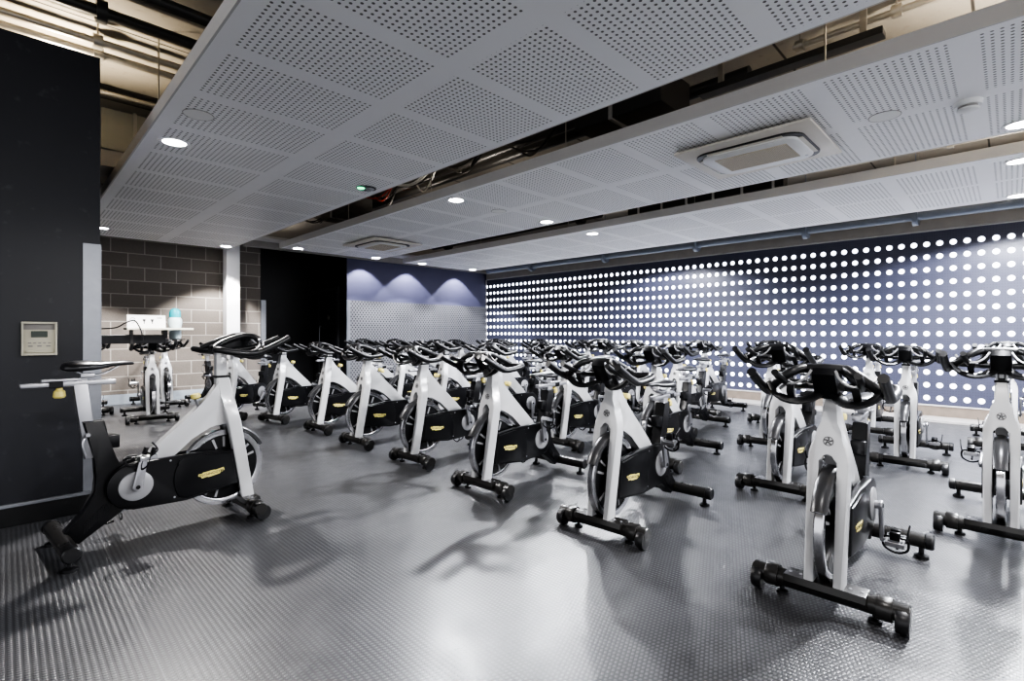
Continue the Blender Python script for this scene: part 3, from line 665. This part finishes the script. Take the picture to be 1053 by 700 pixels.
    # ---- side covers with crank discs, badges
    for s in (-1, 1):
        bm = bmesh.new()
        out = [(-0.078, 0.424), (-0.30, 0.440), (-0.56, 0.440)] + arc(-0.585, 0.312, 0.128, 80, 265, 14) + [(-0.34, 0.172), (-0.045, 0.205)]
        y0, y1 = (0.038, 0.074)
        prism(bm, out, s * y0, s * y1, 'xz', bev=0.008)
        prism(bm, [(-0.092, 0.412), (-0.26, 0.425), (-0.375, 0.415)] + arc(-0.20, 0.30, 0.205, 145, 210, 6) + [(-0.34, 0.185), (-0.06, 0.215)], s * 0.070, s * 0.082, 'xz', bev=0.006)
        cv = obj('side_cover', bm, M['bblack'], R, 35)
        bm = bmesh.new(); lathe(bm, [(0, 0.070 * s), (0.080, 0.070 * s), (0.080, 0.078 * s), (0.074, 0.082 * s), (0.03, 0.084 * s), (0, 0.084 * s)], 36, (-0.583, 0, 0.312), 'y'); obj('crank_disc', bm, M['disc'], cv)
        bm = bmesh.new()
        bp = [(-0.072, 0.004), (-0.070, 0.016), (-0.05, 0.014), (-0.046, 0.019), (0.018, 0.019), (0.022, 0.015), (0.07, 0.019), (0.073, 0.004), (0.066, -0.004), (0.05, -0.005), (0.046, -0.012), (-0.02, -0.016), (-0.024, -0.011), (-0.055, -0.013), (-0.058, -0.002)]
        prism(bm, bp, 0, 0.002, 'xy')
        text_into(bm, 'TECHNOGYM', 0.0215, Matrix.Translation((0, 0.002, 0.0022)) @ Matrix.Scale(1.0, 4), 1, 0.0003, 0.0003)
        mx = Matrix.Translation((-0.208, s * 0.0822, 0.302)) @ (Matrix.Rotation(PI / 2, 4, 'X') if s < 0 else Matrix.Rotation(PI, 4, 'Z') @ Matrix.Rotation(PI / 2, 4, 'X')) @ Matrix.Rotation(math.radians(6 if s < 0 else -6), 4, 'Z')
        bm.transform(mx); obj('badge', bm, [M['badge'], M['badge_ink']], cv, 0)
        bm = bmesh.new()
        for x, z in ((-0.40, 0.205), (-0.42, 0.42), (-0.085, 0.235), (-0.335, 0.27)): lathe(bm, [(0, 0.07 * s), (0.006, 0.0765 * s), (0, 0.0775 * s)], 8, (x, 0, z), 'y')
        obj('screw', bm, M['alu'], cv)
        # crank with its own origin at the axle
        bm = bmesh.new()
        prism(bm, arc(0, 0, 0.024, 90, 270, 8) + arc(0.17, 0, 0.017, -90, 90, 8), s * 0.006, s * 0.022, 'xz', bev=0.004)
        lathe(bm, [(0, -0.012 * s), (0.02, -0.012 * s), (0.02, 0.006 * s), (0, 0.006 * s)], 14, (0, 0, 0), 'y')
        cr = obj('crank', bm, M['alu'], R, 40, (-0.583, s * 0.094, 0.312))
        bm = bmesh.new(); lathe(bm, [(0, 0.021 * s), (0.011, 0.022 * s), (0.009, 0.025 * s), (0, 0.025 * s)], 12, (0, 0, 0), 'y'); obj('axle_bolt', bm, M['bblack'], cr)
        bm = bmesh.new()
        y0 = 0.030 * s
        lathe(bm, [(0, 0.016 * s), (0.008, 0.016 * s), (0.009, 0.10 * s), (0, 0.10 * s)], 10, (0, 0, 0), 'y')
        for x in (-0.04, 0.034): box(bm, x, x + 0.007, min(y0, 0.105 * s), max(y0, 0.105 * s), -0.013, 0.013, bev=0.002)
        for y in (0.030, 0.096): box(bm, -0.04, 0.041, min(y * s, (y + 0.008) * s), max(y * s, (y + 0.008) * s), -0.009, 0.009, bev=0.002)
        box(bm, -0.02, 0.02, min(0.04 * s, 0.09 * s), max(0.04 * s, 0.09 * s), -0.012, 0.012, bev=0.003)
        pd = obj('pedal', bm, M['alu'], cr, 0, (0.17, 0, 0))
        pd['role'] = 'pedal'
        bm = bmesh.new()   # toe cage and strap, joined to the pedal's crank level
        yc = 0.067 * s
        tube(bm, [(0.04, yc - 0.03 * s, 0.0), (0.085, yc - 0.026 * s, 0.012), (0.10, yc, 0.03), (0.085, yc + 0.026 * s, 0.012), (0.04, yc + 0.03 * s, 0.0)], 0.005, 6)
        tube(bm, [(0.10, yc, 0.03), (0.075, yc, 0.055), (0.035, yc, 0.062)], 0.006, 6)
        tube(bm, [(0.0, yc - 0.045 * s, -0.012), (0.0, yc - 0.045 * s, 0.04), (0.005, yc, 0.066), (0.0, yc + 0.045 * s, 0.04), (0.0, yc + 0.045 * s, -0.012), (-0.005, yc, -0.02)], 0.006, 6, closed=True, flat=0.4)
        tube(bm, [(0.0, yc + 0.045 * s, -0.01), (-0.02, yc + 0.05 * s, -0.05), (0.02, yc + 0.055 * s, -0.085)], 0.004, 5)
        box(bm, -0.025, -0.010, min(yc - 0.02 * s, yc + 0.02 * s), max(yc - 0.02 * s, yc + 0.02 * s), -0.055, -0.012, bev=0.003)
        box(bm, 0.012, 0.026, min(yc - 0.02 * s, yc + 0.02 * s), max(yc - 0.02 * s, yc + 0.02 * s), -0.05, -0.012, bev=0.003)
        tc = obj('toe_cage', bm, M['bblack'], cr, 40, (0.17, 0, 0)); tc['role'] = 'pedal'
    # ---- stem (top at z=0 of its own origin)
    bm = bmesh.new(); box(bm, -0.030, 0.030, -0.024, 0.024, -0.29, 0.0, bev=0.006)
    sm = obj('stem', bm, M['frame'], R, 35, (-0.130, 0, 1.04)); sm['role'] = 'bar'
    bm = bmesh.new(); box(bm, 0.027, 0.033, -0.015, 0.015, -0.10, -0.015, bev=0.002); obj('scale_window', bm, M['bblack'], sm, 0)
    bm = bmesh.new(); box(bm, 0.031, 0.035, -0.010, 0.010, -0.055, -0.03); obj('scale_marking', bm, M['frame'], sm, 0)
    bm = bmesh.new(); box(bm, -0.166, -0.082, -0.031, 0.031, 0.874, 0.889, bev=0.004); obj('stem_collar', bm, M['bblack'], R, 0)
    # ---- handlebar (origin at the stem top)
    bm = bmesh.new()
    for s in (-1, 1):
        tube(bm, [(-0.01, 0.02 * s, 0.012), (-0.05, 0.08 * s, 0.010), (-0.075, 0.14 * s, 0.012), (-0.085, 0.185 * s, 0.014), (-0.07, 0.212 * s, 0.012), (-0.02, 0.222 * s, 0.0), (0.10, 0.222 * s, -0.012), (0.165, 0.224 * s, 0.003), (0.25, 0.226 * s, 0.042), (0.33, 0.226 * s, 0.084)], 0.0195, 10, k=4)
        tube(bm, [(-0.07, 0.10 * s, 0.02), (-0.03, 0.075 * s, 0.045), (0.04, 0.065 * s, 0.075), (0.115, 0.07 * s, 0.096), (0.165, 0.10 * s, 0.090), (0.180, 0.145 * s, 0.060), (0.165, 0.19 * s, 0.022), (0.12, 0.22 * s, -0.006)], 0.0195, 10, k=4)
        tube(bm, [(0.03, 0.10 * s, 0.01), (0.12, 0.125 * s, 0.020), (0.22, 0.140 * s, 0.052), (0.30, 0.145 * s, 0.086)], 0.0145, 8, k=4)
        # hanging moulded cup
        tube(bm, [(0.09, 0.030 * s, -0.012), (0.145, 0.072 * s, -0.038), (0.170, 0.125 * s, -0.040), (0.170, 0.175 * s, -0.014), (0.158, 0.203 * s, 0.03)], 0.031, 8, k=4, flat=0.5)
        tube(bm, [(0.150, 0.120 * s, -0.030), (0.178, 0.120 * s, 0.0), (0.186, 0.115 * s, 0.034)], 0.016, 6, k=3, flat=0.6)
    tube(bm, [(0.125, -0.08, 0.096), (0.13, 0.0, 0.100), (0.125, 0.08, 0.096)], 0.0195, 10, k=4)
    hb = obj('handlebar', bm, M['rubber'], R, 60, (-0.130, 0, 1.04)); hb['role'] = 'bar'
    bm = bmesh.new(); prism(bm, [(-0.055, 0.0), (0.05, -0.012), (0.105, -0.03), (0.170, 0.075), (0.150, 0.102), (0.05, 0.075), (-0.05, 0.035)], -0.044, 0.044, 'xz', bev=0.006); obj('centre_block', bm, M['bblack'], hb, 35)
    for s in (-1, 1):
        bm = bmesh.new(); tube(bm, [(0.158, 0.044 * s, 0.092), (0.178, 0.062 * s, 0.060), (0.190, 0.095 * s, 0.036), (0.188, 0.135 * s, 0.034), (0.172, 0.172 * s, 0.055), (0.160, 0.185 * s, 0.075)], 0.0055, 6, k=4); obj('trim', bm, M['trim'], hb)
    # ---- seat group (origin at the tube mouth)
    S = V(-0.760, 0, 0.69)
    bm = bmesh.new(); prism(bm, [(-0.031, -0.20 + 0.0), (0.025, -0.20), (-0.020, 0.196), (-0.078, 0.196)], -0.022, 0.022, 'xz', bev=0.005)
    for v in bm.verts: pass
    sp = obj('seat_post', bm, M['alu'], R, 35, S); sp['role'] = 'seat'
    bm = bmesh.new()
    box(bm, -0.14, 0.10, -0.021, 0.021, 0.186, 0.214, bev=0.004)
    for s in (-1, 1): box(bm, -0.275, -0.13, s * 0.014 - 0.0055, s * 0.014 + 0.0055, 0.190, 0.210, bev=0.002)
    box(bm, -0.20, -0.02, -0.016, 0.016, 0.213, 0.228, bev=0.003)
    sl = obj('seat_slider', bm, M['alu'], R, 35, S); sl['role'] = 'seat'
    bm = bmesh.new(); box(bm, -0.172, -0.118, -0.024, 0.024, 0.183, 0.217, bev=0.003); obj('slider_block', bm, M['bblack'], sl, 0)
    bm = bmesh.new(); lathe(bm, [(0, 0.185), (0.012, 0.185), (0.014, 0.172), (0.023, 0.165), (0.026, 0.138), (0.02, 0.13), (0, 0.13)], 14, (-0.13, 0, 0)); obj('knob', bm, M['yellow'], sl)
    bm = bmesh.new()
    loops = []
    for x, w, zt_, zb_ in ((-0.155, 0.030, 0.300, 0.282), (-0.145, 0.058, 0.312, 0.272), (-0.11, 0.074, 0.320, 0.266), (-0.06, 0.068, 0.318, 0.270), (-0.01, 0.045, 0.312, 0.276), (0.04, 0.028, 0.308, 0.282), (0.09, 0.022, 0.308, 0.284), (0.122, 0.016, 0.304, 0.286), (0.13, 0.006, 0.298, 0.290)):
        zm = (zt_ + zb_) / 2; h = (zt_ - zb_) / 2
        loops.append([V(x, w * math.copysign(abs(math.cos(q)) ** 0.7, math.cos(q)), zm + h * math.copysign(abs(math.sin(q)) ** 0.8, math.sin(q)) - (0.012 * abs(math.cos(q)) if x < 0 else 0)) for q in (2 * PI * j / 16 for j in range(16))])
    for L in loops:
        for v in L: v.x = v.x * 1.08 + 0.045; v.y *= 1.1
    loft(bm, loops); sd = obj('saddle', bm, M['saddle'], R, 60, S); sd['role'] = 'seat'
    bm = bmesh.new()
    for s in (-1, 1): tube(bm, [(-0.08, 0.03 * s, 0.272), (-0.03, 0.022 * s, 0.244), (0.04, 0.02 * s, 0.244), (0.12, 0.008 * s, 0.287)], 0.004, 6)
    box(bm, -0.05, 0.01, -0.027, 0.027, 0.226, 0.250, bev=0.004)
    obj('saddle_rail', bm, M['alu'], sd)
    return R

PROTO = build_bike('black and silver spin bike alone at left, facing the rows of bikes')

def copy_tree(o, parent=None):
    c = o.copy(); C.objects.link(c)
    if parent is not None: c.parent = parent; c.matrix_parent_inverse = Matrix()
    for ch in list(o.children):
        copy_tree(ch, c)
    return c

def pose(b, bar, seat, crank):
    """bar/seat: drop in metres from the raised pose; crank: angle in degrees of the rider's right crank (90 = up)"""
    for ch in b.children:
        r = ch.get('role')
        if r == 'bar': ch.location.z -= bar; ch.location.x += bar * 0.05
        elif r == 'seat': ch.location.z -= seat; ch.location.x += seat * 0.27
        elif ch.name.startswith('crank'):
            right = ch.location.y < 0
            a = math.radians(crank if right else crank + 180)
            ch.rotation_euler = (0, -a, 0)
            for g in ch.children:
                if g.get('role') == 'pedal': g.rotation_euler = (0, a + PI + math.radians(random.uniform(-20, 20)), 0)
used = [False]
def place(x, y, yaw, label, bar=0.13, seat=0.17, crank=None):
    b = copy_tree(PROTO) if used[0] else PROTO
    b.location = (x, y, 0); b.rotation_euler = (0, 0, math.radians(yaw)); b['label'] = label
    pending.append((b, bar, seat, crank)); used[0] = True
pending = []
place(1.08, 3.545, 5, 'silver and black spin bike alone at left by the black wall, facing the class', 0.0, 0.0, 80)
o_ = ('first', 'second', 'third', 'fourth', 'fifth', 'sixth', 'seventh', 'eighth', 'ninth')
row1 = [(2.43, 0.555, 180.5), (2.40, 1.66, 182), (2.43, 2.715, 182), (2.51, 3.725, 181), (2.52, 4.725, 180), (2.57, 5.725, 181), (2.45, 6.77, 192), (2.08, 7.42, 214)]
for i, (x, y, a) in enumerate(row1):
    lab = ['silver and black spin bike nearest the camera at right, fork and flywheel facing forward',
           'silver and black spin bike in the front row at centre, second from the right end',
           'silver and black spin bike in the front row, third from the right end',
           'silver and black spin bike in the front row, fourth from the right end',
           'silver and black spin bike in the front row, fifth from the right end',
           'silver and black spin bike in the front row, sixth from the right end',
           'silver and black spin bike at the front row far end, before the dark doorway',
           'silver and black spin bike half hidden by the lone left bike, near the white column'][i]
    place(x, y, a, lab, [0.135, 0.145, 0.135, 0.11, 0.11, 0.10, 0.10, 0.10][i], [0.17, 0.17, 0.17, 0.16, 0.15, 0.17, 0.12, 0.17][i], [80, 255, 262, 255, 250, 262, 240, 120][i])
def row(n, xs, ys, names):
    for k, y in enumerate(ys):
        place(xs + 0.012 * y + random.uniform(-0.02, 0.02), y, 180 + random.uniform(-1.5, 2.0), names(k),
              random.uniform(0.07, 0.13), random.choice((0.17, 0.17, 0.15, 0.10)), random.choice((75, 90, 255, 262, 170, 20)))
row(2, 3.86, (0.04, 1.17, 2.2, 3.22, 4.22, 5.22, 6.22, 7.2), lambda k: 'silver and black spin bike, second row, %s' % ('cut off by the right picture edge' if k == 0 else '%s from the right end' % o_[k]))
row(3, 5.35, (0.64, 1.72, 2.75, 3.75, 4.75, 5.75, 6.75, 7.75), lambda k: 'silver and black spin bike, third row, %s from the right end' % o_[k])
row(4, 6.82, (0.03, 1.15, 2.15, 3.08, 4.15, 5.15, 6.15, 7.15), lambda k: 'silver and black spin bike, row nearest the dotted wall, %s from right' % (o_[k] if k else 'first'))
place(1.34, 7.88, -94, 'silver and black spin bike facing the camera in the brick alcove, foremost one there', 0.08, 0.1, 80)
place(1.76, 9.28, -86, 'silver and black spin bike at the block wall, behind the alcove bike facing the camera', 0.08, 0.05, 250)
place(0.80, 9.12, -92, 'silver and black spin bike in the brick alcove, mostly hidden by the black wall edge', 0.08, 0.1, 90)
place(2.62, 9.0, -75, 'silver and black spin bike by the block wall, mostly hidden behind the lone left bike', 0.1, 0.1, 60)
for b, bar, seat, cr in pending:
    pose(b, bar, seat, cr)

# ------------------------------------------------------------------ world and view
w = bpy.data.worlds.new('world'); SC.world = w; w.use_nodes = True
bg = w.node_tree.nodes['Background']; bg.inputs[0].default_value = (0.95, 0.96, 1.0, 1); bg.inputs[1].default_value = 0.62
SC.view_settings.view_transform = 'AgX'
try: SC.view_settings.look = 'AgX - High Contrast'
except Exception: pass
SC.view_settings.exposure = 1.5
SC.cycles.use_denoising = True
SC.cycles.caustics_reflective = False; SC.cycles.caustics_refractive = False
SC.cycles.max_bounces = 8; SC.cycles.diffuse_bounces = 4; SC.cycles.glossy_bounces = 3
SC.cycles.sample_clamp_indirect = 6
